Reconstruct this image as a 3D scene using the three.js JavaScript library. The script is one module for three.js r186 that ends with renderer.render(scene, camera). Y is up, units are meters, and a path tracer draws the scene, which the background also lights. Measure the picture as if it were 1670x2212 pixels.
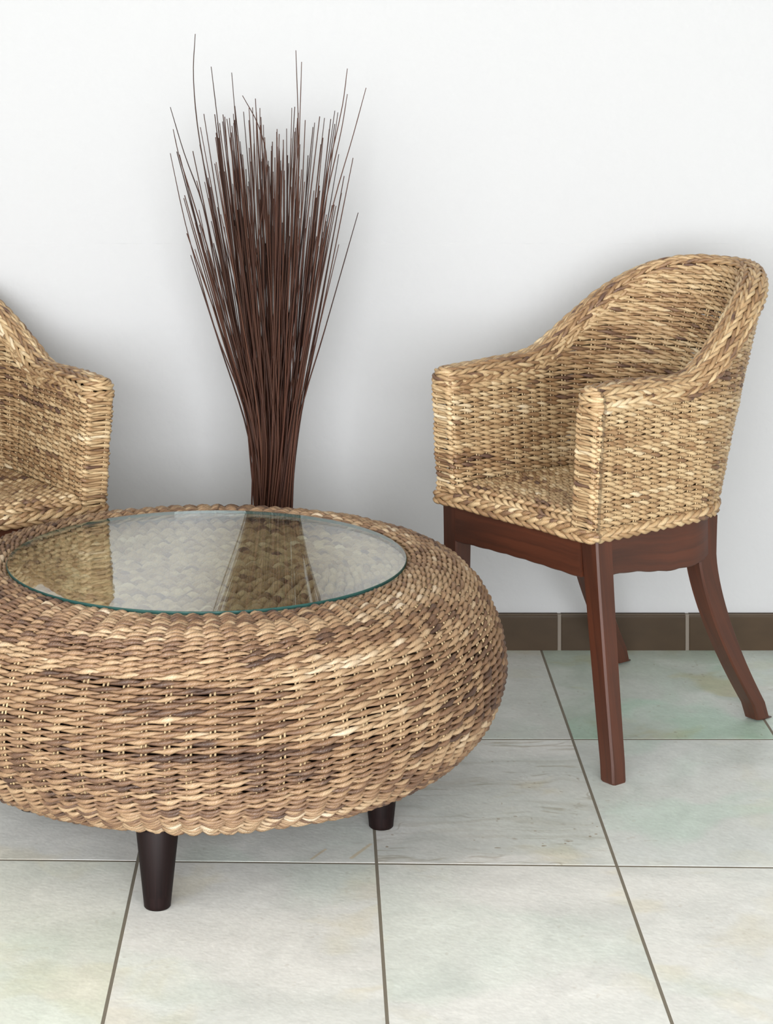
import * as THREE from 'three';
import { RectAreaLightUniformsLib } from 'three/addons/lights/RectAreaLightUniformsLib.js';
import { RoundedBoxGeometry } from 'three/addons/geometries/RoundedBoxGeometry.js';
import { mergeGeometries } from 'three/addons/utils/BufferGeometryUtils.js';

// ------------------------------------------------------------------ camera, light, exposure
const scene = new THREE.Scene();
const renderer = new THREE.WebGLRenderer({ antialias: true });
renderer.toneMapping = THREE.LinearToneMapping;
renderer.toneMappingExposure = 1.0;
renderer.shadowMap.enabled = true;
RectAreaLightUniformsLib.init();

const camera = new THREE.PerspectiveCamera(27.04, 1670 / 2212, 0.05, 60);   // a level view camera with a falling front
camera.position.set(0, 1.4, 0);
camera.lookAt(0, 1.4, -1);
camera.setViewOffset(1670, 2212, 145, 1066, 1670, 2212);
camera.updateProjectionMatrix();

scene.background = new THREE.Color(0.80, 0.90, 1.0);           // overcast daylight outside the openings
scene.backgroundIntensity = 1.0;
// daylight entering by the wide terrace door on the left
const DOOR = { z0: -2.4, z1: 1.3, y0: 0.03, y1: 2.35, x: -2.6 };
const dayLight = new THREE.RectAreaLight(new THREE.Color(1.0, 0.985, 0.96), 3.5, DOOR.z1 - DOOR.z0, DOOR.y1 - DOOR.y0);
dayLight.position.set(DOOR.x - 0.02, (DOOR.y0 + DOOR.y1) / 2, (DOOR.z0 + DOOR.z1) / 2);
dayLight.lookAt(5, (DOOR.y0 + DOOR.y1) / 2, (DOOR.z0 + DOOR.z1) / 2);
scene.add(dayLight);
// and by the glazed doors in the wall behind the camera
const PANE = { x0: -2.5, x1: 2.4, y0: 0.03, y1: 2.6, z: 2.2 };
const backLight = new THREE.RectAreaLight(new THREE.Color(0.97, 0.985, 1.0), 14, PANE.x1 - PANE.x0, PANE.y1 - PANE.y0);
backLight.position.set((PANE.x0 + PANE.x1) / 2, (PANE.y0 + PANE.y1) / 2, PANE.z + 0.02);
backLight.lookAt((PANE.x0 + PANE.x1) / 2, (PANE.y0 + PANE.y1) / 2, -5);
scene.add(backLight);

// ------------------------------------------------------------------ helpers
function rng(seed) { let a = seed >>> 0; return () => { a = (a + 0x6D2B79F5) | 0; let t = Math.imul(a ^ (a >>> 15), 1 | a); t = (t + Math.imul(t ^ (t >>> 7), 61 | t)) ^ t; return ((t ^ (t >>> 14)) >>> 0) / 4294967296; }; }
const V = (x, y, z) => new THREE.Vector3(x, y, z);
const lerp = (a, b, t) => a + (b - a) * t;
const clamp = (x, a, b) => Math.min(b, Math.max(a, x));
const sstep = (a, b, x) => { const t = clamp((x - a) / (b - a), 0, 1); return t * t * (3 - 2 * t); };
function hash2(ix, iy, s) { let h = Math.imul(ix, 374761393) ^ Math.imul(iy, 668265263) ^ Math.imul(s, 2246822519); h = Math.imul(h ^ (h >>> 13), 1274126177); return ((h ^ (h >>> 16)) >>> 0) / 4294967296; }
function noise2(x, y, s = 0) {
  const ix = Math.floor(x), iy = Math.floor(y); let fx = x - ix, fy = y - iy;
  fx = fx * fx * (3 - 2 * fx); fy = fy * fy * (3 - 2 * fy);
  const a = hash2(ix, iy, s), b = hash2(ix + 1, iy, s), c = hash2(ix, iy + 1, s), d = hash2(ix + 1, iy + 1, s);
  return a + (b - a) * fx + (c - a) * fy + (a - b - c + d) * fx * fy;
}
function fbm(x, y, s, oct = 4) { let v = 0, a = 0.5, n = 0; for (let i = 0; i < oct; i++) { v += a * noise2(x, y, s + i * 17); n += a; x *= 2.03; y *= 2.03; a *= 0.5; } return v / n; }
function ladder(xs, ys, x) { if (x <= xs[0]) return ys[0]; for (let i = 1; i < xs.length; i++) if (x <= xs[i]) { const t = (x - xs[i - 1]) / (xs[i] - xs[i - 1]); return lerp(ys[i - 1], ys[i], t); } return ys[ys.length - 1]; }

const used = {};
function numbered(name) { const n = used[name] = (used[name] ?? -1) + 1; return n ? `${name}_${String(n).padStart(3, '0')}` : name; }
function mesh(name, geometry, material, parent) {
  const m = new THREE.Mesh(geometry, material); m.name = name; m.castShadow = m.receiveShadow = true;
  (parent ?? scene).add(m); return m;
}
function part(name, geometry, material, parent) {
  const n = parent.userData_count ??= {}; n[name] = (n[name] ?? -1) + 1;
  return mesh(n[name] ? `${name}_${String(n[name]).padStart(3, '0')}` : name, geometry, material, parent);
}
function struct(name, geometry, material) { const m = mesh(numbered(name), geometry, material); m.userData.kind = 'structure'; return m; }
function thing(name, label, category, x, z, turn = 0, group) {
  const o = new THREE.Group(); o.name = numbered(name); o.position.set(x, 0, z); o.rotation.y = turn;
  o.userData = { label, category }; if (group) o.userData.group = group; scene.add(o); return o;
}
function dataTexture(w, h, fn, { srgb = false, repeat = true } = {}) {
  const d = new Uint8Array(w * h * 4);
  for (let y = 0; y < h; y++) for (let x = 0; x < w; x++) { const c = fn(x / w, y / h), i = (y * w + x) * 4; d[i] = clamp(c[0], 0, 1) * 255; d[i + 1] = clamp(c[1], 0, 1) * 255; d[i + 2] = clamp(c[2], 0, 1) * 255; d[i + 3] = 255; }
  const t = new THREE.DataTexture(d, w, h, THREE.RGBAFormat);
  t.magFilter = THREE.LinearFilter; t.minFilter = THREE.LinearMipmapLinearFilter; t.generateMipmaps = true;
  if (repeat) t.wrapS = t.wrapT = THREE.RepeatWrapping;
  if (srgb) t.colorSpace = THREE.SRGBColorSpace;
  t.needsUpdate = true; return t;
}

/** collects tubes and lofts with smooth normals, colour and uv into one geometry */
class Builder {
  constructor() { this.p = []; this.n = []; this.c = []; this.t = []; this.i = []; }
  /** P points, N a reference direction at each, R radii, C colours; flat squashes the tube along N */
  tube(P, N, R, C, sides = 5, closed = false, flat = 1) {
    const m = P.length, base = this.p.length / 3, T = V(), B = V(), A = V(); let len = 0;
    for (let k = 0; k < m; k++) {
      const a = P[closed ? (k - 1 + m) % m : Math.max(0, k - 1)], b = P[closed ? (k + 1) % m : Math.min(m - 1, k + 1)];
      T.subVectors(b, a).normalize(); B.crossVectors(T, N[k]).normalize(); A.crossVectors(B, T).normalize();
      if (k) len += P[k].distanceTo(P[k - 1]);
      const r = R[k], c = C[k];
      for (let j = 0; j <= sides; j++) {
        const w = j / sides * Math.PI * 2, x = Math.cos(w), y = Math.sin(w);
        const nx = A.x * x + B.x * y, ny = A.y * x + B.y * y, nz = A.z * x + B.z * y;
        this.p.push(P[k].x + r * (A.x * x * flat + B.x * y), P[k].y + r * (A.y * x * flat + B.y * y), P[k].z + r * (A.z * x * flat + B.z * y));
        this.n.push(nx, ny, nz); this.c.push(c[0], c[1], c[2]); this.t.push(len * 40, j / sides);
      }
    }
    const q = sides + 1, rings = closed ? m : m - 1;
    for (let k = 0; k < rings; k++) for (let j = 0; j < sides; j++) {
      const a = base + k * q + j, b = base + ((k + 1) % m) * q + j;
      this.i.push(a, a + 1, b, b, a + 1, b + 1);
    }
    return this;
  }
  geometry() {
    const g = new THREE.BufferGeometry();
    g.setAttribute('position', new THREE.Float32BufferAttribute(this.p, 3)); g.setAttribute('normal', new THREE.Float32BufferAttribute(this.n, 3));
    g.setAttribute('color', new THREE.Float32BufferAttribute(this.c, 3)); g.setAttribute('uv', new THREE.Float32BufferAttribute(this.t, 2));
    g.setIndex(this.i); return g;
  }
}
/** a skin over rings of points (each ring the same count); flat ends are capped; creased edges */
function loft(rings, { cap = true } = {}) {
  const pos = [], uv = [], idx = [], n = rings[0].length; let run = 0;
  for (let k = 0; k < rings.length; k++) {
    if (k) run += rings[k][0].distanceTo(rings[k - 1][0]);
    let around = 0;
    for (let j = 0; j <= n; j++) { const p = rings[k][j % n]; if (j) around += p.distanceTo(rings[k][j - 1]); pos.push(p.x, p.y, p.z); uv.push(around, run); }
  }
  const q = n + 1;
  for (let k = 0; k < rings.length - 1; k++) for (let j = 0; j < n; j++) { const a = k * q + j, b = a + q; idx.push(a, a + 1, b, b, a + 1, b + 1); }
  if (cap) for (const [k, flip] of [[0, 1], [rings.length - 1, 0]]) {
    const c = V(); rings[k].forEach(p => c.add(p)); c.divideScalar(n); const b = pos.length / 3; pos.push(c.x, c.y, c.z); uv.push(0, 0);
    rings[k].forEach(p => { pos.push(p.x, p.y, p.z); uv.push(p.x, p.z); });
    for (let j = 0; j < n; j++) { const x = b + 1 + j, y = b + 1 + (j + 1) % n; flip ? idx.push(b, y, x) : idx.push(b, x, y); }
  }
  let g = new THREE.BufferGeometry();
  g.setAttribute('position', new THREE.Float32BufferAttribute(pos, 3)); g.setAttribute('uv', new THREE.Float32BufferAttribute(uv, 2)); g.setIndex(idx);
  g = g.toNonIndexed();
  return crease(g, 0.6);
}
function crease(g, angle) {                                            // smooth normals within the crease angle
  const p = g.attributes.position, nt = p.count / 3, fn = [], map = new Map(), key = i => `${Math.round(p.getX(i) * 1e5)},${Math.round(p.getY(i) * 1e5)},${Math.round(p.getZ(i) * 1e5)}`;
  const a = V(), b = V(), c = V();
  for (let t = 0; t < nt; t++) {
    a.fromBufferAttribute(p, t * 3); b.fromBufferAttribute(p, t * 3 + 1); c.fromBufferAttribute(p, t * 3 + 2);
    fn.push(b.clone().sub(a).cross(c.clone().sub(a)));
    for (let k = 0; k < 3; k++) { const s = key(t * 3 + k); (map.get(s) ?? map.set(s, []).get(s)).push(t); }
  }
  const out = new Float32Array(p.count * 3), lim = Math.cos(angle), un = fn.map(f => f.clone().normalize()), n = V();
  for (let t = 0; t < nt; t++) for (let k = 0; k < 3; k++) {
    n.set(0, 0, 0); for (const o of map.get(key(t * 3 + k))) if (un[o].dot(un[t]) > lim) n.add(fn[o]);
    n.normalize(); out.set([n.x, n.y, n.z], (t * 3 + k) * 3);
  }
  g.setAttribute('normal', new THREE.BufferAttribute(out, 3)); return g;
}

// ------------------------------------------------------------------ materials
const fibre = dataTexture(128, 128, (u, v) => {                        // fine slanting creases of a twisted dried stem
  const s = v * 2 + u * 2, a = noise2(((s % 1) + 1) % 1 * 14, 3.3, 5), w = Math.abs(Math.sin((u + v) * Math.PI * 6 + 2.2 * Math.sin(u * Math.PI * 2)));
  const h = 0.35 + 0.4 * a + 0.25 * w; return [h, h, h];
});
const fibreTone = dataTexture(128, 128, (u, v) => {
  const s = (u + v) * Math.PI * 2, k = 0.86 + 0.14 * (0.5 + 0.5 * Math.sin(s * 5 + 1.5 * Math.sin(u * 6.283))) * (0.6 + 0.4 * noise2(u * 24, v * 8, 9)); return [k, k * 0.985, k * 0.96];
});
const M = {};
M.rope = new THREE.MeshPhysicalMaterial({ color: 0xffffff, vertexColors: true, roughness: 0.45, map: fibreTone, bumpMap: fibre, bumpScale: 0.0012, sheen: 0, specularIntensity: 1 });
M.stick = new THREE.MeshPhysicalMaterial({ color: 0xffffff, vertexColors: true, roughness: 0.5 });
const grain = dataTexture(128, 512, (u, v) => {
  const a = fbm(u * 26, v * 3, 41, 4), b = fbm(u * 90, v * 5, 43, 2), c = fbm(u * 4, v * 3, 47, 3);
  const k = 0.45 + 0.55 * a * 0.8 + 0.28 * (b - 0.5) + 0.5 * (c - 0.5); return [k * 1.02, k * 0.95, k * 0.88];
});
grain.repeat.set(5, 1.6);
M.wood = new THREE.MeshPhysicalMaterial({ color: new THREE.Color().setRGB(0.088, 0.024, 0.0095), roughness: 0.5, map: grain, clearcoat: 0.16, clearcoatRoughness: 0.28 });
M.darkWood = new THREE.MeshPhysicalMaterial({ color: new THREE.Color().setRGB(0.013, 0.006, 0.006), roughness: 0.5, map: grain, specularIntensity: 0.3 });
M.glass = new THREE.MeshPhysicalMaterial({ color: new THREE.Color().setRGB(0.95, 0.985, 0.97), roughness: 0.0, transmission: 1, thickness: 0, ior: 1.75 });
M.glassEdge = new THREE.MeshPhysicalMaterial({ color: new THREE.Color().setRGB(0.03, 0.09, 0.08), roughness: 0.35, specularIntensity: 0.4 });
M.board = new THREE.MeshStandardMaterial({ color: new THREE.Color().setRGB(0.09, 0.055, 0.035), roughness: 0.8 });

const plasterBump = dataTexture(512, 512, (u, v) => {
  const w = (x, y, f, s) => { const a = fbm(x * f, y * f, s, 4), b = fbm((x - 1) * f, y * f, s, 4); return lerp(a, b, sstep(0.8, 1, x)); };
  const k = 0.5 + 0.6 * (w(u, v, 9, 3) - 0.5) + 0.35 * (w(u, v, 60, 8) - 0.5); return [k, k, k];
});
plasterBump.repeat.set(1 / 0.9, 1 / 0.9);
M.wall = new THREE.MeshStandardMaterial({ color: new THREE.Color().setRGB(0.485, 0.485, 0.49), roughness: 0.9, bumpMap: plasterBump, bumpScale: 0.0025 });
M.plain = new THREE.MeshStandardMaterial({ color: new THREE.Color().setRGB(0.36, 0.355, 0.35), roughness: 0.9 });
M.ceiling = new THREE.MeshStandardMaterial({ color: new THREE.Color().setRGB(0.34, 0.32, 0.29), roughness: 0.9 });
M.grout = new THREE.MeshStandardMaterial({ color: new THREE.Color().setRGB(0.19, 0.165, 0.125), roughness: 0.95 });
M.skirtGrout = new THREE.MeshStandardMaterial({ color: new THREE.Color().setRGB(0.20, 0.17, 0.14), roughness: 0.95 });

// ------------------------------------------------------------------ the room
const WALL_Z = -4.73, ROOM = { x0: -2.6, x1: 3.0, z1: 2.2, h: 2.85 };
function box(x0, x1, y0, y1, z0, z1) {
  const g = new THREE.BoxGeometry(x1 - x0, y1 - y0, z1 - z0); g.translate((x0 + x1) / 2, (y0 + y1) / 2, (z0 + z1) / 2);
  const p = g.attributes.position, n = g.attributes.normal, uv = g.attributes.uv;
  for (let i = 0; i < p.count; i++) Math.abs(n.getZ(i)) > 0.5 ? uv.setXY(i, p.getX(i), p.getY(i)) : Math.abs(n.getX(i)) > 0.5 ? uv.setXY(i, p.getZ(i), p.getY(i)) : uv.setXY(i, p.getX(i), p.getZ(i));
  return g;
}
struct('wall_back', box(ROOM.x0 - 0.2, ROOM.x1 + 0.2, -0.1, ROOM.h, WALL_Z - 0.2, WALL_Z), M.wall);
struct('wall_right', box(ROOM.x1, ROOM.x1 + 0.2, -0.1, ROOM.h, WALL_Z, ROOM.z1), M.plain);
struct('wall_front', mergeGeometries([
  box(ROOM.x0 - 0.2, PANE.x0, -0.1, ROOM.h, ROOM.z1, ROOM.z1 + 0.2), box(PANE.x1, ROOM.x1 + 0.2, -0.1, ROOM.h, ROOM.z1, ROOM.z1 + 0.2),
  box(PANE.x0, PANE.x1, PANE.y1, ROOM.h, ROOM.z1, ROOM.z1 + 0.2)]), M.plain);
struct('ceiling', box(ROOM.x0 - 0.2, ROOM.x1 + 0.2, ROOM.h, ROOM.h + 0.2, WALL_Z - 0.2, ROOM.z1 + 0.2), M.ceiling);
struct('wall_left', mergeGeometries([
  box(ROOM.x0 - 0.2, ROOM.x0, -0.1, ROOM.h, WALL_Z, DOOR.z0), box(ROOM.x0 - 0.2, ROOM.x0, -0.1, ROOM.h, DOOR.z1, ROOM.z1),
  box(ROOM.x0 - 0.2, ROOM.x0, DOOR.y1, ROOM.h, DOOR.z0, DOOR.z1)]), M.plain);

// floor: a bed of grout with marble tiles laid on it
const TILE_W = 0.3968, COL0 = 0.0948, JOINT = 0.0052;
const rowLine = [() => 4.745, () => 4.136, X => 3.527 - 0.0255 * (X - 0.12), X => 2.918 - 0.03 * (X - 0.12), () => 2.309, () => 1.70, () => 1.091, () => 0.482, () => -0.127, () => -0.736, () => -1.345, () => -1.954, () => -2.25];
const floor = struct('floor', box(ROOM.x0 - 0.2, ROOM.x1 + 0.2, -0.12, -0.0005, WALL_Z - 0.2, ROOM.z1 + 0.2), M.grout);
// tone of each tile: base colour, green share, stain share, pits share
const TONES = {
  pale: { a: [0.80, 0.80, 0.765], b: [0.71, 0.725, 0.69], green: 0.25, stain: 0.35, pit: 0.2 },
  green: { a: [0.60, 0.63, 0.59], b: [0.46, 0.53, 0.46], green: 1.0, stain: 0.9, pit: 0.5 },
  grey: { a: [0.70, 0.70, 0.67], b: [0.61, 0.63, 0.59], green: 0.3, stain: 0.3, pit: 0.3 },
  streak: { a: [0.78, 0.78, 0.75], b: [0.66, 0.68, 0.65], green: 0.1, stain: 0.5, pit: 1.0 },
  mint: { a: [0.71, 0.74, 0.715], b: [0.63, 0.675, 0.64], green: 0.5, stain: 0.25, pit: 0.25 },
  lime: { a: [0.79, 0.80, 0.735], b: [0.70, 0.735, 0.66], green: 0.25, stain: 0.3, pit: 0.2 },
};
function marble(seed, tone, marks = []) {
  const T = TONES[tone];
  const map = dataTexture(384, 576, (u, v) => {
    const x = u * 0.8 + seed * 7.3, y = v * 1.2 + seed * 3.1, wx = fbm(x * 3, y * 3, 11, 3) - 0.5, wy = fbm(x * 3 + 9, y * 3, 13, 3) - 0.5;
    const sx = tone === 'streak' ? 1.1 : 3, sy = tone === 'streak' ? 7 : 3;
    const big = fbm((x + wx * 0.7) * sx, (y + wy * 0.5) * sy, 21, 5), mid = fbm(x * 9 + wx * 4, y * 9, 25, 4), fine = fbm(x * 60, y * 60, 29, 3);
    const k = clamp((big - 0.34) * 2.6, 0, 1); let r = lerp(T.a[0], T.b[0], k), g = lerp(T.a[1], T.b[1], k), b = lerp(T.a[2], T.b[2], k);
    const gr = sstep(0.5, 0.72, fbm(x * 2.2 + 4, y * 2.2 + wy, 33, 4)) * T.green; r *= 1 - 0.17 * gr; b *= 1 - 0.09 * gr;
    const st = sstep(0.56, 0.78, fbm(x * 3.4 + 17, y * 4.2 + wx * 2, 37, 5)) * T.stain; r *= 1 - 0.06 * st; g *= 1 - 0.14 * st; b *= 1 - 0.34 * st;
    const s = 1 + 0.18 * (mid - 0.5) + 0.13 * (fine - 0.5); r *= s; g *= s; b *= s;
    const vein = 1 - Math.abs(fbm((x + wx) * 1.7 + 31, (y + wy) * 1.7, 51, 4) - 0.5) * 2; const ve = sstep(0.975, 0.998, vein); r *= 1 + 0.035 * ve; g *= 1 + 0.035 * ve; b *= 1 + 0.04 * ve;
    if (tone === 'streak') { const l = sstep(0.53, 0.78, fbm(x * 2.2 + wx, y * 24 + wx * 5, 71, 4)) * 0.13 + sstep(0.60, 0.8, fbm(x * 9, y * 60 + wx * 8, 73, 3)) * sstep(0.45, 0.62, fbm(x * 2, y * 7, 75, 3)) * 0.3; r *= 1 - l * 0.9; g *= 1 - l; b *= 1 - l * 1.2; }
    for (const [u0, v0, u1, v1, w] of marks) { const t = clamp(((u - u0) * (u1 - u0) + (v - v0) * (v1 - v0)) / ((u1 - u0) ** 2 + (v1 - v0) ** 2), 0, 1), d = Math.hypot(u - lerp(u0, u1, t), (v - lerp(v0, v1, t)) * 1.5) + 0.004 * (fine - 0.5), k = (1 - sstep(w * 0.3, w, d)) * 0.55; r *= 1 - 0.10 * k; g *= 1 - 0.34 * k; b *= 1 - 0.62 * k; }
    const rift = 1 - Math.abs(fbm((x + wx * 0.8) * (tone === 'streak' ? 1.2 : 1.6) + 71, (y + wy * 0.5) * (tone === 'streak' ? 6 : 2), 61, 5) - 0.5) * 2, rf = sstep(tone === 'streak' ? 0.965 : 0.985, 0.998, rift) * T.pit * sstep(0.40, 0.58, mid) * (tone === 'streak' ? 0.3 : 0.12); r *= 1 - rf * 0.9; g *= 1 - rf; b *= 1 - rf * 1.15;
    const pit = fbm(x * 42 + 5, y * 46, 81, 2), pt = sstep(0.80, 0.88, pit) * T.pit * sstep(0.45, 0.62, fbm(x * 5, y * 5, 91, 3)) * 0.6; r *= 1 - pt * 0.7; g *= 1 - pt * 0.85; b *= 1 - pt;
    return [Math.pow(r, 1 / 2.2), Math.pow(g, 1 / 2.2), Math.pow(b, 1 / 2.2)];
  }, { srgb: true, repeat: false });
  return new THREE.MeshPhysicalMaterial({ map, roughness: 0.42, bumpMap: stoneBump, bumpScale: 0.0008, specularIntensity: 0.7 });
}
const stoneBump = dataTexture(256, 384, (u, v) => { const k = 0.7 * fbm(u * 8, v * 12, 101, 5) + 0.3 * fbm(u * 70, v * 100, 103, 2); return [k, k, k]; }, { repeat: false });
function slab(c, h, e) {                                               // c: four corners [x, z] counter-clockwise from above, chamfer e
  const mid = [(c[0][0] + c[1][0] + c[2][0] + c[3][0]) / 4, (c[0][1] + c[1][1] + c[2][1] + c[3][1]) / 4];
  const inset = p => [p[0] + Math.sign(mid[0] - p[0]) * e, p[1] + Math.sign(mid[1] - p[1]) * e];
  const top = c.map(inset), pos = [], uv = [], idx = [];
  const ring = [[c, -h], [c, -e], [top, 0]];
  for (let s = 0; s < 4; s++) for (let k = 0; k < 2; k++) {
    const [A, ya] = ring[k], [B, yb] = ring[k + 1], b = pos.length / 3, t = (s + 1) % 4;
    pos.push(A[s][0], ya, A[s][1], A[t][0], ya, A[t][1], B[t][0], yb, B[t][1], B[s][0], yb, B[s][1]);
    const U = [[0, 0], [1, 0], [1, 1], [0, 1]]; uv.push(...U[s], ...U[t], ...U[t], ...U[s]); idx.push(b, b + 1, b + 2, b, b + 2, b + 3);
  }
  const b = pos.length / 3; for (const p of top) pos.push(p[0], 0, p[1]); uv.push(0, 0, 1, 0, 1, 1, 0, 1); idx.push(b, b + 1, b + 2, b, b + 2, b + 3);
  const g = new THREE.BufferGeometry(); g.setAttribute('position', new THREE.Float32BufferAttribute(pos, 3)); g.setAttribute('uv', new THREE.Float32BufferAttribute(uv, 2)); g.setIndex(idx);
  const f = g.toNonIndexed(); f.computeVertexNormals(); return f;
}
{
  const own = { '0,0': 'grey', '0,1': 'green', '0,2': 'mint', '0,-1': 'grey', '1,0': 'streak', '1,1': 'mint', '1,-1': 'pale', '1,-2': 'pale', '2,0': 'pale', '2,1': 'pale', '2,-1': 'pale', '2,-2': 'lime', '2,2': 'pale' };
  const spare = [marble(101, 'pale'), marble(102, 'lime')];
  let n = 0;
  for (let r = 0; r < rowLine.length - 1; r++) for (let k = -7; k <= 7; k++) {
    const xa = COL0 + TILE_W * k, xb = xa + TILE_W; if (xb < ROOM.x0 || xa > ROOM.x1) continue;
    const x0 = Math.max(xa + JOINT / 2, ROOM.x0), x1 = Math.min(xb - JOINT / 2, ROOM.x1), j = 0.0034;
    const far = rowLine[r], near = rowLine[r + 1];
    const c = [[x0, -(near(xa) + j)], [x1, -(near(xb) + j)], [x1, -(Math.min(far(xb), 4.729) - j)], [x0, -(Math.min(far(xa), 4.729) - j)]];
    const tone = own[`${r},${k}`];
    part('tile', slab(c, 0.01, 0.0004), tone ? marble(++n + 0.37, tone, r === 1 && k === -1 ? [[0.73, 0.02, 0.79, 0.09, 0.010], [0.90, 0.03, 0.985, 0.13, 0.013]] : []) : spare[(r * 3 + k + 21) % 2], floor);
  }
}
// skirting of brown glazed tiles
{
  const back = struct('baseboard_back', box(ROOM.x0, ROOM.x1, -0.002, 0.0795, WALL_Z, WALL_Z + 0.0105), M.skirtGrout);
  const glaze = dataTexture(256, 128, (u, v) => { const k = 0.8 + 0.35 * (fbm(u * 12, v * 6, 7, 4) - 0.5) + 0.2 * (fbm(u * 60, v * 30, 9, 2) - 0.5); return [k, k * 0.98, k * 0.94]; });
  const L = 0.2835;
  for (let k = -10; k <= 8; k++) {
    const x0 = 0.532 + L * k + 0.004, x1 = x0 + L - 0.008; if (x1 < ROOM.x0 + 0.05 || x0 > ROOM.x1) continue;
    const v = 1 + 0.12 * (hash2(k, 3, 5) - 0.5);
    const m = new THREE.MeshPhysicalMaterial({ color: new THREE.Color().setRGB(0.060 * v, 0.038 * v, 0.020 * v), map: glaze, roughness: 0.5, specularIntensity: 0.4 });
    const sh = [[0, 0], [0.0125, 0], [0.0125, 0.072], [0.0115, 0.0775], [0.009, 0.0805], [0, 0.0805]];
    const rings = [x0, x0 + 0.001, x1 - 0.001, x1].map((x, i) => sh.map(([d, y]) => V(x, y, WALL_Z + (i === 0 || i === 3 ? Math.min(d, 0.0115) : d))));
    part('skirting_tile', loft(rings), m, back);
  }
}
// terrace outside the doors
struct('terrace', mergeGeometries([box(-9, ROOM.x0 - 0.2, -0.15, -0.03, -7, 9), box(ROOM.x0 - 0.2, 6, -0.15, -0.03, ROOM.z1 + 0.2, 9)]), new THREE.MeshStandardMaterial({ color: new THREE.Color().setRGB(0.5, 0.49, 0.46), roughness: 0.9 }));

// ------------------------------------------------------------------ weaving
const PAL = {
  chair: [[0.12, 0.065, 0.045], [0.30, 0.175, 0.085], [0.48, 0.325, 0.175], [0.61, 0.455, 0.265], [0.74, 0.62, 0.44]],
  table: [[0.075, 0.040, 0.026], [0.175, 0.096, 0.054], [0.31, 0.19, 0.105], [0.45, 0.315, 0.19], [0.68, 0.57, 0.43]],
};
function tone(pal, k) { const x = clamp(k, 0, 0.999) * (pal.length - 1), i = Math.floor(x), f = x - i; return [0, 1, 2].map(j => lerp(pal[i][j], pal[i + 1][j], f)); }
function strandTone(pal, q, seed) {                                    // dried stems change tone from one length to the next
  const row = seed >> 1, st = Math.round(q / 2), a = noise2(q * 0.13, row * 0.24, 201), b = hash2(st, seed, 203), c = noise2(q * 0.45, seed * 1.3, 205), d = noise2(q * 2.3, seed * 2.1, 211), e = noise2(q * 0.17, seed * 3.7, 213);
  let k = 0.50 + 0.42 * (a - 0.5) + 0.30 * (b - 0.5) + 0.26 * (c - 0.5) + 0.26 * (d - 0.5) + 0.38 * (e - 0.5);
  k -= 0.34 * sstep(0.80, 0.95, noise2(q * 0.42, seed * 5.3, 207)); k -= 0.25 * sstep(0.72, 0.9, noise2(q * 0.22, row * 0.5, 209));
  return tone(pal, k);
}
/** one row of two strands twined around the stakes: S(q) gives {p, n, u}; q counts stakes */
function twine(b, S, q0, q1, { A = 0.0045, B = 0.003, r = 0.0045, sides = 5, step = 6, seed = 1, closed = false, phase = 0, pal = PAL.chair, hand = 1, amp = 0.6, wob = 0.0011, jit = 0.7 } = {}) {
  const m = Math.max(2, Math.round((q1 - q0) * step));
  for (let s = 0; s < 2; s++) {
    const P = [], N = [], R = [], C = [];
    for (let k = 0; k < (closed ? m : m + 1); k++) {
      const q = q0 + (q1 - q0) * k / m, f = S(q), w = Math.PI * (q + s) + phase + jit * 2 * (noise2(q * 0.8, seed * 7.7, 83) - 0.5), c = Math.cos(w), sn = Math.sin(w) * hand;
      const thick = r * (1 + amp * (c * c - 0.5)) * (0.86 + 0.3 * hash2(Math.round((q + s) / 2), seed * 2 + s, 77)), lift = wob * 2 * (noise2(q * 0.7, seed * 5.1 + s, 79) - 0.5);
      P.push(f.p.clone().addScaledVector(f.n, A * c).addScaledVector(f.u, B * sn + lift)); N.push(f.n); R.push(thick);
      C.push(strandTone(pal, q + s, seed * 2 + s));
    }
    b.tube(P, N, R, C, sides, closed, 0.92);
  }
}
const stickTone = s => { const k = 0.85 + 0.3 * hash2(s, 5, 9); return [0.43 * k, 0.31 * k, 0.17 * k]; };

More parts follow.
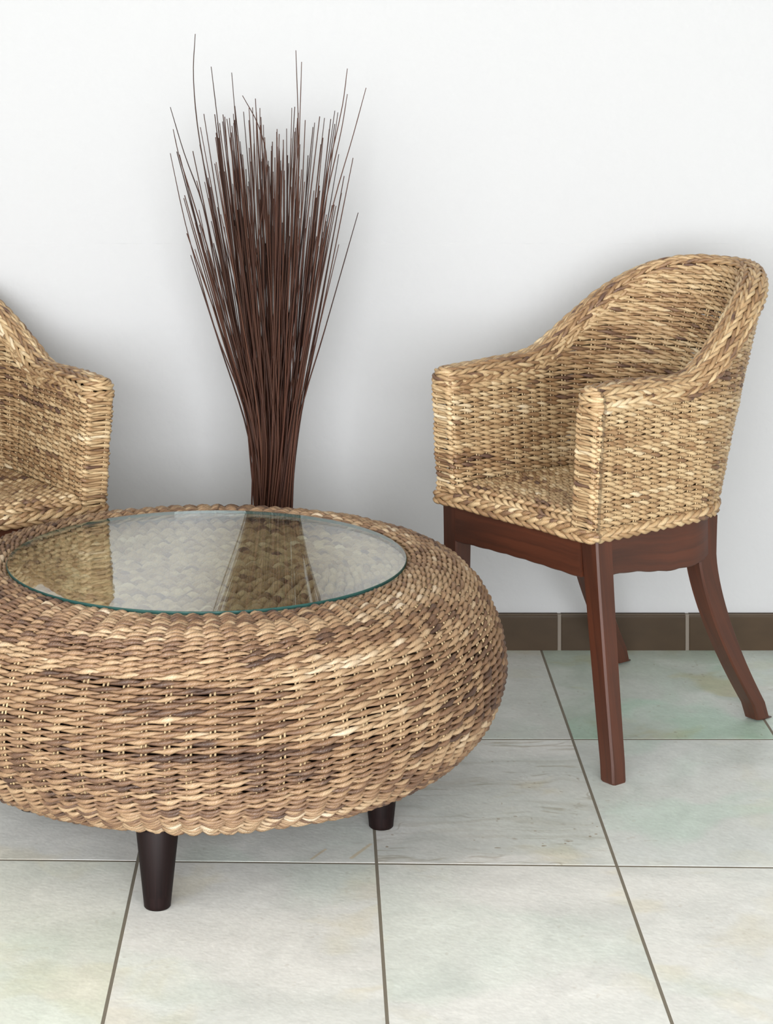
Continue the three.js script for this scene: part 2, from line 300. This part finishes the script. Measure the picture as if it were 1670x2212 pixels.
// ------------------------------------------------------------------ coffee table
const TX = -0.197, TZ = -3.748;
const table = thing('coffee_table', 'round woven wicker coffee table with a glass top and dark tapered feet', 'table', TX, TZ);
{
  const curve = new THREE.CatmullRomCurve3([[0.353, 0.4405], [0.366, 0.4470], [0.390, 0.4460], [0.430, 0.4375], [0.466, 0.413], [0.497, 0.366], [0.513, 0.322], [0.5185, 0.285], [0.515, 0.248], [0.502, 0.211], [0.479, 0.176], [0.448, 0.149], [0.416, 0.131], [0.388, 0.123]].map(([r, y]) => V(r, y, 0)), false, 'centripetal');
  const L = curve.getLength(), NS = 92, rows = [];
  for (let s = 0.004; s < L - 0.003;) { rows.push(s); const f = s / L; s += f < 0.3 ? 0.0088 : f < 0.74 ? 0.0107 : 0.0084; }
  const P = V(), T = V();
  const at = s => { const t = clamp(s / L, 0, 1); curve.getPointAt(t, P); curve.getTangentAt(t, T); return { r: P.x, y: P.y, nr: -T.y, ny: T.x, ur: -T.x, uy: -T.y }; };
  const sb = new Builder();
  for (let k = 0; k < NS; k++) {
    const a0 = k / NS * Math.PI * 2 + Math.PI + 0.004 * (hash2(k, 2, 3) - 0.5) * 2;
    for (const d of [-0.0034, 0.0034]) {
      const Pp = [], Np = [], Rr = [], Cc = [];
      for (let i = 0; i <= 26; i++) { const f = at(L * i / 26), a = a0 + d / f.r; Pp.push(V(Math.sin(a) * f.r, f.y, Math.cos(a) * f.r)); Np.push(V(Math.cos(a), 0, -Math.sin(a))); Rr.push(0.0021); Cc.push(stickTone(k)); }
      sb.tube(Pp, Np, Rr, Cc, 4);
    }
  }
  const basket = part('basket', sb.geometry(), M.stick, table); basket.userData.label = 'thin paired upright stakes showing between the woven rows';
  rows.forEach((s, i) => {
    const f = s / L, b = new Builder(), low = sstep(0.7, 0.85, f);
    const S = q => {
      const a = q / NS * Math.PI * 2 + Math.PI, g = at(clamp(s + 0.0016 * (noise2(q * 0.35, i * 0.35, 301) - 0.5) * 2, 0, L)), sa = Math.sin(a), ca = Math.cos(a), bulge = 0.0035 * (noise2(q * 0.4, i * 0.25, 303) - 0.5);
      return { p: V(sa * (g.r + g.nr * bulge), g.y + g.ny * bulge, ca * (g.r + g.nr * bulge)), n: V(sa * g.nr, g.ny, ca * g.nr), u: V(sa * g.ur, g.uy, ca * g.ur) };
    };
    twine(b, S, 0, NS, { A: lerp(0.0040, 0.0058, low), B: lerp(0.0026, 0.0016, low), r: lerp(0.0037, 0.0031, low), amp: lerp(0.6, 0.35, low), sides: 5, seed: 1000 + i, closed: true, pal: PAL.table });
    part('weft_row', b.geometry(), M.rope, basket);
  });
  // woven tray under the glass, coiled outwards from a short line
  const c = 0.18, rb = new Builder(), COILS = 22, y0 = 0.428;
  for (let k = 0; k < 30; k++) {
    const a = k / 30 * Math.PI * 2, Pp = [], Np = [], Rr = [], Cc = [];
    for (let i = 0; i <= 8; i++) { const bb = 0.004 + 0.345 * i / 8; Pp.push(V(Math.cos(a) * Math.hypot(bb, c), y0 - 0.004, Math.sin(a) * bb)); Np.push(V(0, 1, 0)); Rr.push(0.003); Cc.push([0.34, 0.24, 0.13]); }
    rb.tube(Pp, Np, Rr, Cc, 4);
  }
  const tray = part('woven_tray', rb.geometry(), M.stick, table); tray.userData.label = 'coarse coiled tray lying under the glass';
  for (let i = 0; i < COILS; i++) {
    const bb = 0.009 + 0.0158 * i, aa = Math.hypot(bb, c), b = new Builder();
    const per = Math.PI * (3 * (aa + bb) - Math.sqrt((3 * aa + bb) * (aa + 3 * bb))), N = 2 * Math.round(per / 0.052), da = [];
    // equal steps along the ellipse
    const tb = [0]; for (let k = 1; k <= 400; k++) { const x = (k - 0.5) / 400 * Math.PI * 2; tb.push(tb[k - 1] + Math.hypot(aa * Math.sin(x), bb * Math.cos(x)) / 400); }
    const ang = q => { const w = (((q / N) % 1) + 1) % 1 * tb[400]; let lo = 0, hi = 400; while (hi - lo > 1) { const m = (lo + hi) >> 1; tb[m] <= w ? lo = m : hi = m; } return (lo + (w - tb[lo]) / (tb[hi] - tb[lo])) / 400 * Math.PI * 2; };
    const S = q => {
      const t = ang(q), ox = Math.cos(t) * bb, oz = Math.sin(t) * aa, ol = Math.hypot(ox, oz) || 1, wv = 0.0015 * (noise2(q * 0.4, i * 0.8, 311) - 0.5);
      return { p: V(Math.cos(t) * aa, y0 + wv, Math.sin(t) * bb), n: V(0, 1, 0), u: V(ox / ol, 0, oz / ol) };
    };
    twine(b, S, 0, N, { A: 0.0052, B: 0.0042, r: 0.0062, sides: 6, step: 6, seed: 2000 + i, closed: true, pal: PAL.chair, amp: 0.6, hand: 1 });
    part('coil_row', b.geometry(), M.rope, tray);
  }
  // glass
  const R = 0.3505, gt = 0.4475, th = 0.0062;
  const disc = new THREE.CylinderGeometry(R - 0.0008, R - 0.0008, th, 128, 1, false);
  const glass = part('glass_top', disc, M.glass, table); glass.position.y = gt + th / 2; glass.userData.label = 'clear round glass top';
  const e = new THREE.LatheGeometry([[R - 0.0012, 0.0003], [R, 0.0012], [R, th - 0.0012], [R - 0.0012, th - 0.0003]].map(([x, y]) => new THREE.Vector2(x, y - th / 2)), 128);
  part('glass_edge', e, M.glassEdge, glass).userData.label = 'green polished glass edge';
  const bg = new THREE.CylinderGeometry(0.386, 0.386, 0.012, 64); bg.translate(0, 0.134, 0); part('base_board', bg, M.board, table);
  const lp = [[0, 0], [0.0195, 0], [0.0212, 0.002], [0.0215, 0.006], [0.0345, 0.128], [0, 0.128]].map(([x, y]) => new THREE.Vector2(x, y));
  const lg = new THREE.LatheGeometry(lp, 40);
  for (const [x, z] of [[-0.2555, -3.358], [0.107, -3.69], [-0.15, -4.11], [-0.51, -3.775]]) { const l = part('leg', lg, M.darkWood, table); l.position.set(x - TX, 0, z - TZ); }
}

// ------------------------------------------------------------------ armchair
// local axes: +z the way the chair faces, +x to its left; heights counted from the top of the wooden rails
const RAIL = 0.446, V_STRAIGHT = 0.255;
function outline(t, y) {                                               // outer line of the shell, t 0..1 from the +x arm round the back to the -x arm
  const f = y / 0.26, w = 0.213 + 0.017 * f, D = 0.185 + 0.105 * f, vs = V_STRAIGHT, arc = 0.60, ls = vs / (2 * vs + arc);
  if (t < ls) return { x: w, v: vs * t / ls, nx: 1, nv: 0 };
  if (t > 1 - ls) return { x: -w, v: vs * (1 - t) / ls, nx: -1, nv: 0 };
  const a = (t - ls) / (1 - 2 * ls) * Math.PI, x = w * Math.cos(a), v = vs + D * Math.sin(a), nx = Math.cos(a) * D, nv = Math.sin(a) * w, l = Math.hypot(nx, nv);
  return { x, v, nx: nx / l, nv: nv / l };
}
const thickness = t => 0.052 - 0.008 * Math.sin(Math.PI * t) ** 2;
const vTop = V_STRAIGHT + 0.185 + 0.105 * 1.65;
function rimHeight(t) { const lift = 0.016 * (1 - sstep(0.05, 0.3, t)), o = outline(t, 0.26 + 0.18 * Math.sin(Math.PI * t) ** 2), k = clamp((o.v - 0.20) / (vTop - 0.20), 0, 1); return lift + 0.252 + 0.008 * clamp(o.v / 0.2, 0, 1) + 0.186 * (0.5 - 0.5 * Math.cos(Math.PI * Math.pow(k, 0.92))); }
/** the closed loop round the shell: outer face, far arm front, inner face, near arm front */
const NO = 46, NF = 3, NI = 42, NLOOP = NO + NF + NI + NF;
function loopAt(q, y) {
  q = ((q % NLOOP) + NLOOP) % NLOOP;
  const face = (t, off) => { const o = outline(t, y); return { x: o.x + o.nx * off, v: o.v + o.nv * off, nx: o.nx, nv: o.nv, t }; };
  if (q <= NO) return face(q / NO, 0);
  if (q > NO + NF && q <= NO + NF + NI) { const t = 1 - (q - NO - NF) / NI, r = face(t, -thickness(t)); r.nx *= -1; r.nv *= -1; return r; }
  const far = q <= NO + NF, k = far ? (q - NO) / NF : (q - NO - NF - NI) / NF, t = far ? 1 : 0, a = k * Math.PI, th = thickness(t), cs = Math.cos(a), sn = Math.sin(a);
  const off = -th / 2 + (far ? 1 : -1) * th / 2 * Math.sign(cs) * Math.pow(Math.abs(cs), 0.45), o = outline(t, y);
  const nx = cs * (far ? o.nx : -o.nx) * 0.7, nv = -sn, l = Math.hypot(nx, nv) || 1;
  return { x: o.x + o.nx * off, v: o.v - 0.012 * Math.pow(sn, 0.45), nx: nx / l, nv: nv / l, t };
}
function makeChair(label, x, z, turn) {
  const chair = thing('wicker_armchair', label, 'armchair', x, z, turn, 'woven tub armchairs on wooden legs');
  const up = V(0, 1, 0);
  // shell: paired stakes, then the woven rows
  const sb = new Builder();
  for (let k = 0; k < NLOOP; k++) for (const d of [-0.12, 0.12]) {
    const P = [], N = [], R = [], C = []; const top = rimHeight(loopAt(k, 0.2).t);
    for (let i = 0; i <= 8; i++) { const y = 0.002 + (top - 0.004) * i / 8, f = loopAt(k + d, y); P.push(V(f.x, y, -f.v)); N.push(V(f.nx, 0, -f.nv)); R.push(0.0019); C.push(stickTone(k + 500)); }
    sb.tube(P, N, R, C, 4);
  }
  const shell = part('woven_shell', sb.geometry(), M.stick, chair); shell.position.y = RAIL; shell.userData.label = 'pale paired stakes standing inside the woven back and arms';
  const ROWS = 48, PITCH = 0.0095;
  for (let i = 0; i < ROWS; i++) {
    const y = 0.008 + PITCH * i, b = new Builder();
    const S = q => { const f = loopAt(q, y), w = 0.0016 * (noise2(q * 0.3, i * 0.4, 401) - 0.5) * 2, bl = 0.0025 * (noise2(q * 0.45, i * 0.3, 403) - 0.5); return { p: V(f.x + f.nx * bl, y + w, -f.v - f.nv * bl), n: V(f.nx, 0, -f.nv), u: up }; };
    const o = { A: 0.0038, B: 0.0022, r: 0.0036, wob: 0.0009, seed: 3000 + i, hand: -1, sides: 5, step: 6 };
    if (y < 0.238) twine(b, S, 0, NLOOP, { ...o, closed: true });
    else {
      const ok = q => rimHeight(loopAt(q, y).t) - 0.006 > y;
      for (const [a, e] of [[0, NO], [NO + NF, NO + NF + NI]]) {
        let s = null, l = null; for (let q = a; q <= e + 1e-6; q += 1 / 6) if (ok(q)) { s ??= q; l = q; }
        if (s !== null && l - s > 1) twine(b, S, s, l, o);
      }
    }
    if (b.p.length) part('weft_row', b.geometry(), M.rope, shell);
  }
  // rim: nested loops of thick rope running over the arms and the back
  const loops = [[0.0295, -0.0275, 0.0041], [0.0298, -0.0172, 0.0041], [0.0288, -0.0066, 0.0041], [0.0228, 0.0026, 0.0042], [0.0137, 0.0076, 0.0042], [0.0045, 0.0088, 0.0042]];
  loops.forEach(([off, dy, r], i) => {
    const b = new Builder(), n = 60, cs = [];
    const mid = (t, o) => { const y = rimHeight(t), c = outline(t, y), th = thickness(t), k = -th / 2 + o * th / 0.052; return V(c.x + c.nx * k, y + dy, -(c.v + c.nv * k)); };
    for (let k = 0; k <= n; k++) cs.push(mid(k / n, off));
    for (let k = 1; k < 6; k++) { const a = k / 6 * Math.PI, p = mid(1, off * Math.cos(a)); p.z += (off * 0.45 + 0.004) * Math.sin(a); cs.push(p); }
    for (let k = n; k >= 0; k--) cs.push(mid(k / n, -off));
    for (let k = 1; k < 6; k++) { const a = k / 6 * Math.PI, p = mid(0, -off * Math.cos(a)); p.z += (off * 0.45 + 0.004) * Math.sin(a); cs.push(p); }
    const crv = new THREE.CatmullRomCurve3(cs, true, 'centripetal'); crv.arcLengthDivisions = 600;
    const len = crv.getLength(), N = 2 * Math.round(len / 0.054), pts = crv.getSpacedPoints(N * 6);
    const tan = k => pts[(k + 1) % (N * 6)].clone().sub(pts[(k - 1 + N * 6) % (N * 6)]).normalize();
    const S = q => { const k = Math.round(q * 6) % (N * 6), T = tan(k), side = V().crossVectors(T, up).normalize(), u = V().crossVectors(side, T).normalize(); return { p: pts[k], n: side, u }; };
    twine(b, S, 0, N, { A: r * 0.62, B: r * 0.62, r: r * 0.92, sides: 6, step: 6, seed: 4000 + i * 3, closed: true, hand: i % 2 ? 1 : -1, amp: 0.1, wob: 0.001 });
    part('rim_rope', b.geometry(), M.rope, chair).position.y = RAIL;
  });
  // braid round the foot of the weaving
  for (const [i, y, d, r] of [[0, 0.0035, 0.004, 0.0052], [1, 0.0135, 0.006, 0.0056]]) {
    const b = new Builder(), cs = [];
    for (let k = 0; k <= 60; k++) { const c = outline(k / 60, 0); cs.push(V(c.x + c.nx * d, y, -(c.v + c.nv * d))); }
    for (let k = 0; k <= 10; k++) cs.push(V(lerp(-0.213, 0.213, k / 10), y, 0.016));
    const crv = new THREE.CatmullRomCurve3(cs, true, 'centripetal'); crv.arcLengthDivisions = 600;
    const N = 2 * Math.round(crv.getLength() / 0.048), pts = crv.getSpacedPoints(N * 6);
    const S = q => { const k = Math.round(q * 6) % (N * 6), T = pts[(k + 1) % (N * 6)].clone().sub(pts[(k - 1 + N * 6) % (N * 6)]).normalize(); return { p: pts[k], n: V().crossVectors(T, up).normalize(), u: up }; };
    twine(b, S, 0, N, { A: r * 0.6, B: r * 0.6, r: r * 0.9, sides: 5, seed: 4100 + i, closed: true, hand: i ? 1 : -1, amp: 0.1, wob: 0.0008 });
    part('base_rope', b.geometry(), M.rope, chair).position.y = RAIL;
  }
  // seat: rows running from arm to arm, turned down over the front edge
  {
    const prof = new THREE.CatmullRomCurve3([[0.013, 0.019], [0.012, 0.027], [0.006, 0.0335], [-0.004, 0.0365], [-0.03, 0.0375], [-0.10, 0.035], [-0.25, 0.034], [-0.395, 0.034]].map(([zz, y]) => V(0, y, zz)), false, 'centripetal');
    const L = prof.getLength(), half = zz => { const v = -zz, w = 0.213 - 0.052; return v < V_STRAIGHT ? w : w * Math.sqrt(Math.max(0, 1 - ((v - V_STRAIGHT) / 0.15) ** 2)); };
    const wb = new Builder();
    for (let k = -8; k <= 8; k++) for (const d of [-0.0032, 0.0032]) { const P = [], N = [], R = [], C = []; for (let i = 0; i <= 14; i++) { const p = prof.getPointAt(i / 14); if (Math.abs(k * 0.019) > half(p.z)) break; p.x = k * 0.019 + d; P.push(p); N.push(V(1, 0, 0)); R.push(0.0019); C.push(stickTone(k + 900)); } if (P.length > 1) wb.tube(P, N, R, C, 4); }
    const seat = part('seat', wb.geometry(), M.stick, chair); seat.position.y = RAIL; seat.userData.label = 'woven seat';
    for (let s = 0.002, i = 0; s < L; s += 0.0093, i++) {
      const p0 = prof.getPointAt(s / L), tg = prof.getTangentAt(s / L), n = V(0, -tg.z, tg.y), u = V(0, -tg.y, -tg.z), h = half(p0.z), Q = h / 0.019; if (h < 0.02) continue;
      if (n.y < 0) n.negate();
      const b = new Builder(); twine(b, q => ({ p: V(q * 0.019, p0.y + 0.0015 * (noise2(q * 0.4, i * 0.4, 411) - 0.5), p0.z), n, u }), -Q, Q, { A: 0.004, B: 0.0028, r: 0.0040, seed: 5000 + i, hand: i % 2 ? 1 : -1 });
      part('seat_row', b.geometry(), M.rope, seat);
    }
  }
  // wooden rails
  const sq = (c, ax, ay, w, h, e) => [[-w + e, -h], [w - e, -h], [w, -h + e], [w, h - e], [w - e, h], [-w + e, h], [-w, h - e], [-w, -h + e]].map(([a, b]) => c.clone().addScaledVector(ax, a).addScaledVector(ay, b));
  {
    const rings = []; for (let k = 0; k <= 40; k++) { const f = k / 40, xx = lerp(-0.172, 0.172, f), bot = -0.0735 - 0.0013 * Math.abs(Math.sin(f * Math.PI * 7)) + 0.0035 * Math.sin(f * Math.PI), h = -bot / 2; rings.push(sq(V(xx, bot / 2, -0.008), V(0, 0, 1), V(0, 1, 0), 0.011, h, 0.002)); }
    part('front_rail', loft(rings), M.wood, chair).position.y = RAIL;
    const rr = []; for (let k = 0; k <= 90; k++) {
      const t = lerp(0.036, 0.964, k / 90), c = outline(t, 0), side = Math.min(t, 1 - t), deep = -0.068 - 0.017 * sstep(0.05, 0.2, side) + 0.03 * sstep(0.24, 0.36, side), bot = deep - 0.002 * Math.abs(Math.sin(t * 62)), n = V(c.nx, 0, -c.nv);
      rr.push(sq(V(c.x - c.nx * 0.012, bot / 2, -(c.v - c.nv * 0.012)), n, V(0, 1, 0), 0.0105, -bot / 2, 0.002));
    }
    part('curved_rail', loft(rr), M.wood, chair).position.y = RAIL;
  }
  // legs: [top x, top v, foot x, foot v, top half width, foot half width, sabre, top height]
  const legs = [[0.192, 0.021, 0.2165, 0.041, 0.0215, 0.0175, 0.1, 0], [-0.192, 0.021, -0.2165, 0.041, 0.0215, 0.0175, 0.1, 0], [0.178, 0.318, 0.142, 0.538, 0.022, 0.0175, 1, -0.004], [-0.178, 0.345, -0.296, 0.592, 0.022, 0.0175, 1, -0.004]];
  for (const [tx, tv, fx, fv, wt, wf, sab, ty] of legs) {
    const rings = [], H = RAIL + ty, ax = V(1, 0, 0), az = V(0, 0, 1);
    for (let k = 0; k <= 24; k++) {
      const f = k / 24, y = H * (1 - f), g = sab > 0.5 ? (f < 0.16 ? 0 : Math.pow((f - 0.16) / 0.84, 1.45)) : Math.pow(f, 1.15), w = lerp(wt, wf, Math.pow(f, 0.8)) - (k === 24 ? 0.0015 : 0), e = 0.0035;
      const deepen = sab > 0.5 ? 1.25 - 0.2 * f : 1;
      rings.push(sq(V(lerp(tx, fx, g), k === 24 ? 0 : k === 23 ? 0.004 : y, -lerp(tv, fv, g)), ax, az, w, w * deepen, e).reverse());
    }
    part('leg', loft(rings), M.wood, chair);
  }
  return chair;
}
const chairR = makeChair('woven wicker armchair with a scooped back and red-brown wooden legs, right of the table', 0.375, -4.052, -0.9074);
{ // the second chair stands lower on shorter legs, pushed in behind the table
  const c = chairR.clone(); c.name = 'wicker_armchair_001'; scene.add(c);
  c.userData = { ...chairR.userData, label: 'woven wicker armchair cut off by the picture edge, behind the left side of the table' };
  const k = 1.04, ky = 0.965, drop = RAIL - 0.413 / ky;
  c.scale.set(k, ky, k); c.position.set(-0.620, 0, -4.131); c.rotation.y = 0.579;
  for (const p of c.children) p.name.startsWith('leg') ? p.scale.y = (RAIL - drop) / RAIL : p.position.y -= drop;
}

// ------------------------------------------------------------------ bundle of twigs
{
  const R = rng(77), bundle = thing('twig_bundle', 'tall bundle of thin dark red-brown twigs fanning out against the white wall', 'twigs', -0.097, -4.46);
  const twigTone = () => { const k = 0.38 + 0.50 * R(), w = R(); return [lerp(0.062, 0.095, w) * k, lerp(0.021, 0.036, w) * k, lerp(0.012, 0.019, w) * k]; };
  const mat = new THREE.MeshPhysicalMaterial({ color: 0xffffff, vertexColors: true, roughness: 0.55, specularIntensity: 0.5 });
  function twig(pts, r0, r1, col) {
    const crv = new THREE.CatmullRomCurve3(pts, false, 'centripetal'), n = 20, P = [], N = [], Rr = [], C = [];
    for (let i = 0; i <= n; i++) { const f = i / n; P.push(crv.getPoint(f)); N.push(V(0.3, 0, 1)); Rr.push(lerp(r0, r1, Math.pow(f, 0.9)) * (i % 4 === 2 ? 1.12 : 1)); C.push(col); }
    part('twig', new Builder().tube(P, N, Rr, C, 5).geometry(), mat, bundle);
  }
  const turn = 0.75;                                                   // the bundle is twisted where it is gathered
  for (let i = 0; i < 286; i++) {
    const a = R() * Math.PI * 2, rad = Math.sqrt(R()), bx = Math.cos(a) * rad, bz = Math.sin(a) * rad;
    const ca = Math.cos(turn), sa = Math.sin(turn), sx = bx * ca - bz * sa, sz = bx * sa + bz * ca;
    const out = 0.55 + 0.5 * R(), H = 0.90 + 0.30 * Math.pow(R(), 1.1) + (R() < 0.10 ? 0.09 * R() : 0) + 0.03 * (1 - rad);
    const fx = bx * 0.178 * out + (R() - 0.5) * 0.09 - 0.018, fz = bz * 0.07 * out + (R() - 0.5) * 0.03, bend = (R() - 0.5) * 0.03, bend2 = (R() - 0.5) * 0.018;
    const pts = [V(sx * 0.050, 0.002, sz * 0.050), V(lerp(sx, bx, 0.45) * 0.040, 0.33, lerp(sz, bz, 0.45) * 0.040), V(bx * 0.052, 0.52, bz * 0.048), V(lerp(bx * 0.052, fx, 0.5) + bend * 0.4, lerp(0.52, H, 0.5), lerp(bz * 0.048, fz, 0.5) + bend2), V(fx + bend, H, fz)];
    twig(pts, 0.0023 + 0.0010 * R(), 0.0008 + 0.0003 * R(), twigTone());
  }
  // the stray ones that leave the bundle
  for (const pts of [
    [[-0.043, 0.002, 0.03], [-0.0435, 0.39], [-0.0435, 0.51], [-0.068, 0.617], [-0.116, 0.743], [-0.145, 0.839], [-0.184, 0.984], [-0.213, 1.120]],
    [[0.03, 0.002, 0.02], [0.046, 0.50], [0.056, 0.572], [0.073, 0.636], [0.111, 0.765]],
    [[0.01, 0.002, 0.02], [0.045, 0.52], [0.088, 0.80], [0.106, 0.925], [0.13, 1.03], [0.165, 1.15], [0.194, 1.256]],
    [[0.0, 0.002, 0.03], [0.04, 0.52], [0.08, 0.83], [0.106, 1.04], [0.145, 1.22], [0.155, 1.296]],
    [[0.01, 0.002, -0.02], [0.04, 0.52], [0.082, 0.85], [0.112, 1.03], [0.143, 1.17], [0.155, 1.243]],
    [[0.0, 0.002, 0.01], [-0.035, 0.5], [-0.10, 0.87], [-0.135, 1.05], [-0.158, 1.19], [-0.165, 1.29], [-0.161, 1.368]],
    [[0.02, 0.002, 0.01], [-0.035, 0.5], [-0.11, 0.83], [-0.145, 1.01], [-0.184, 1.12], [-0.213, 1.216]],
    [[-0.02, 0.002, 0.0], [-0.03, 0.5], [-0.12, 0.87], [-0.165, 1.02], [-0.196, 1.12], [-0.207, 1.17]],
    [[0.0, 0.002, 0.02], [-0.03, 0.5], [-0.04, 0.85], [-0.012, 1.10], [-0.03, 1.178], [-0.063, 1.240]],
    [[0.0, 0.002, 0.03], [0.02, 0.5], [0.05, 0.9], [0.053, 1.17], [0.048, 1.334]],
    [[0.02, 0.002, 0.03], [0.02, 0.5], [0.045, 0.9], [0.055, 1.15], [0.06, 1.31]],
    [[0.0, 0.002, -0.03], [-0.02, 0.5], [-0.08, 0.9], [-0.11, 1.15], [-0.128, 1.30]],
  ]) twig(pts.map(([x, y, z = 0.035]) => V(x, y, z)), 0.0022, 0.0008, twigTone());
}

renderer.render(scene, camera);
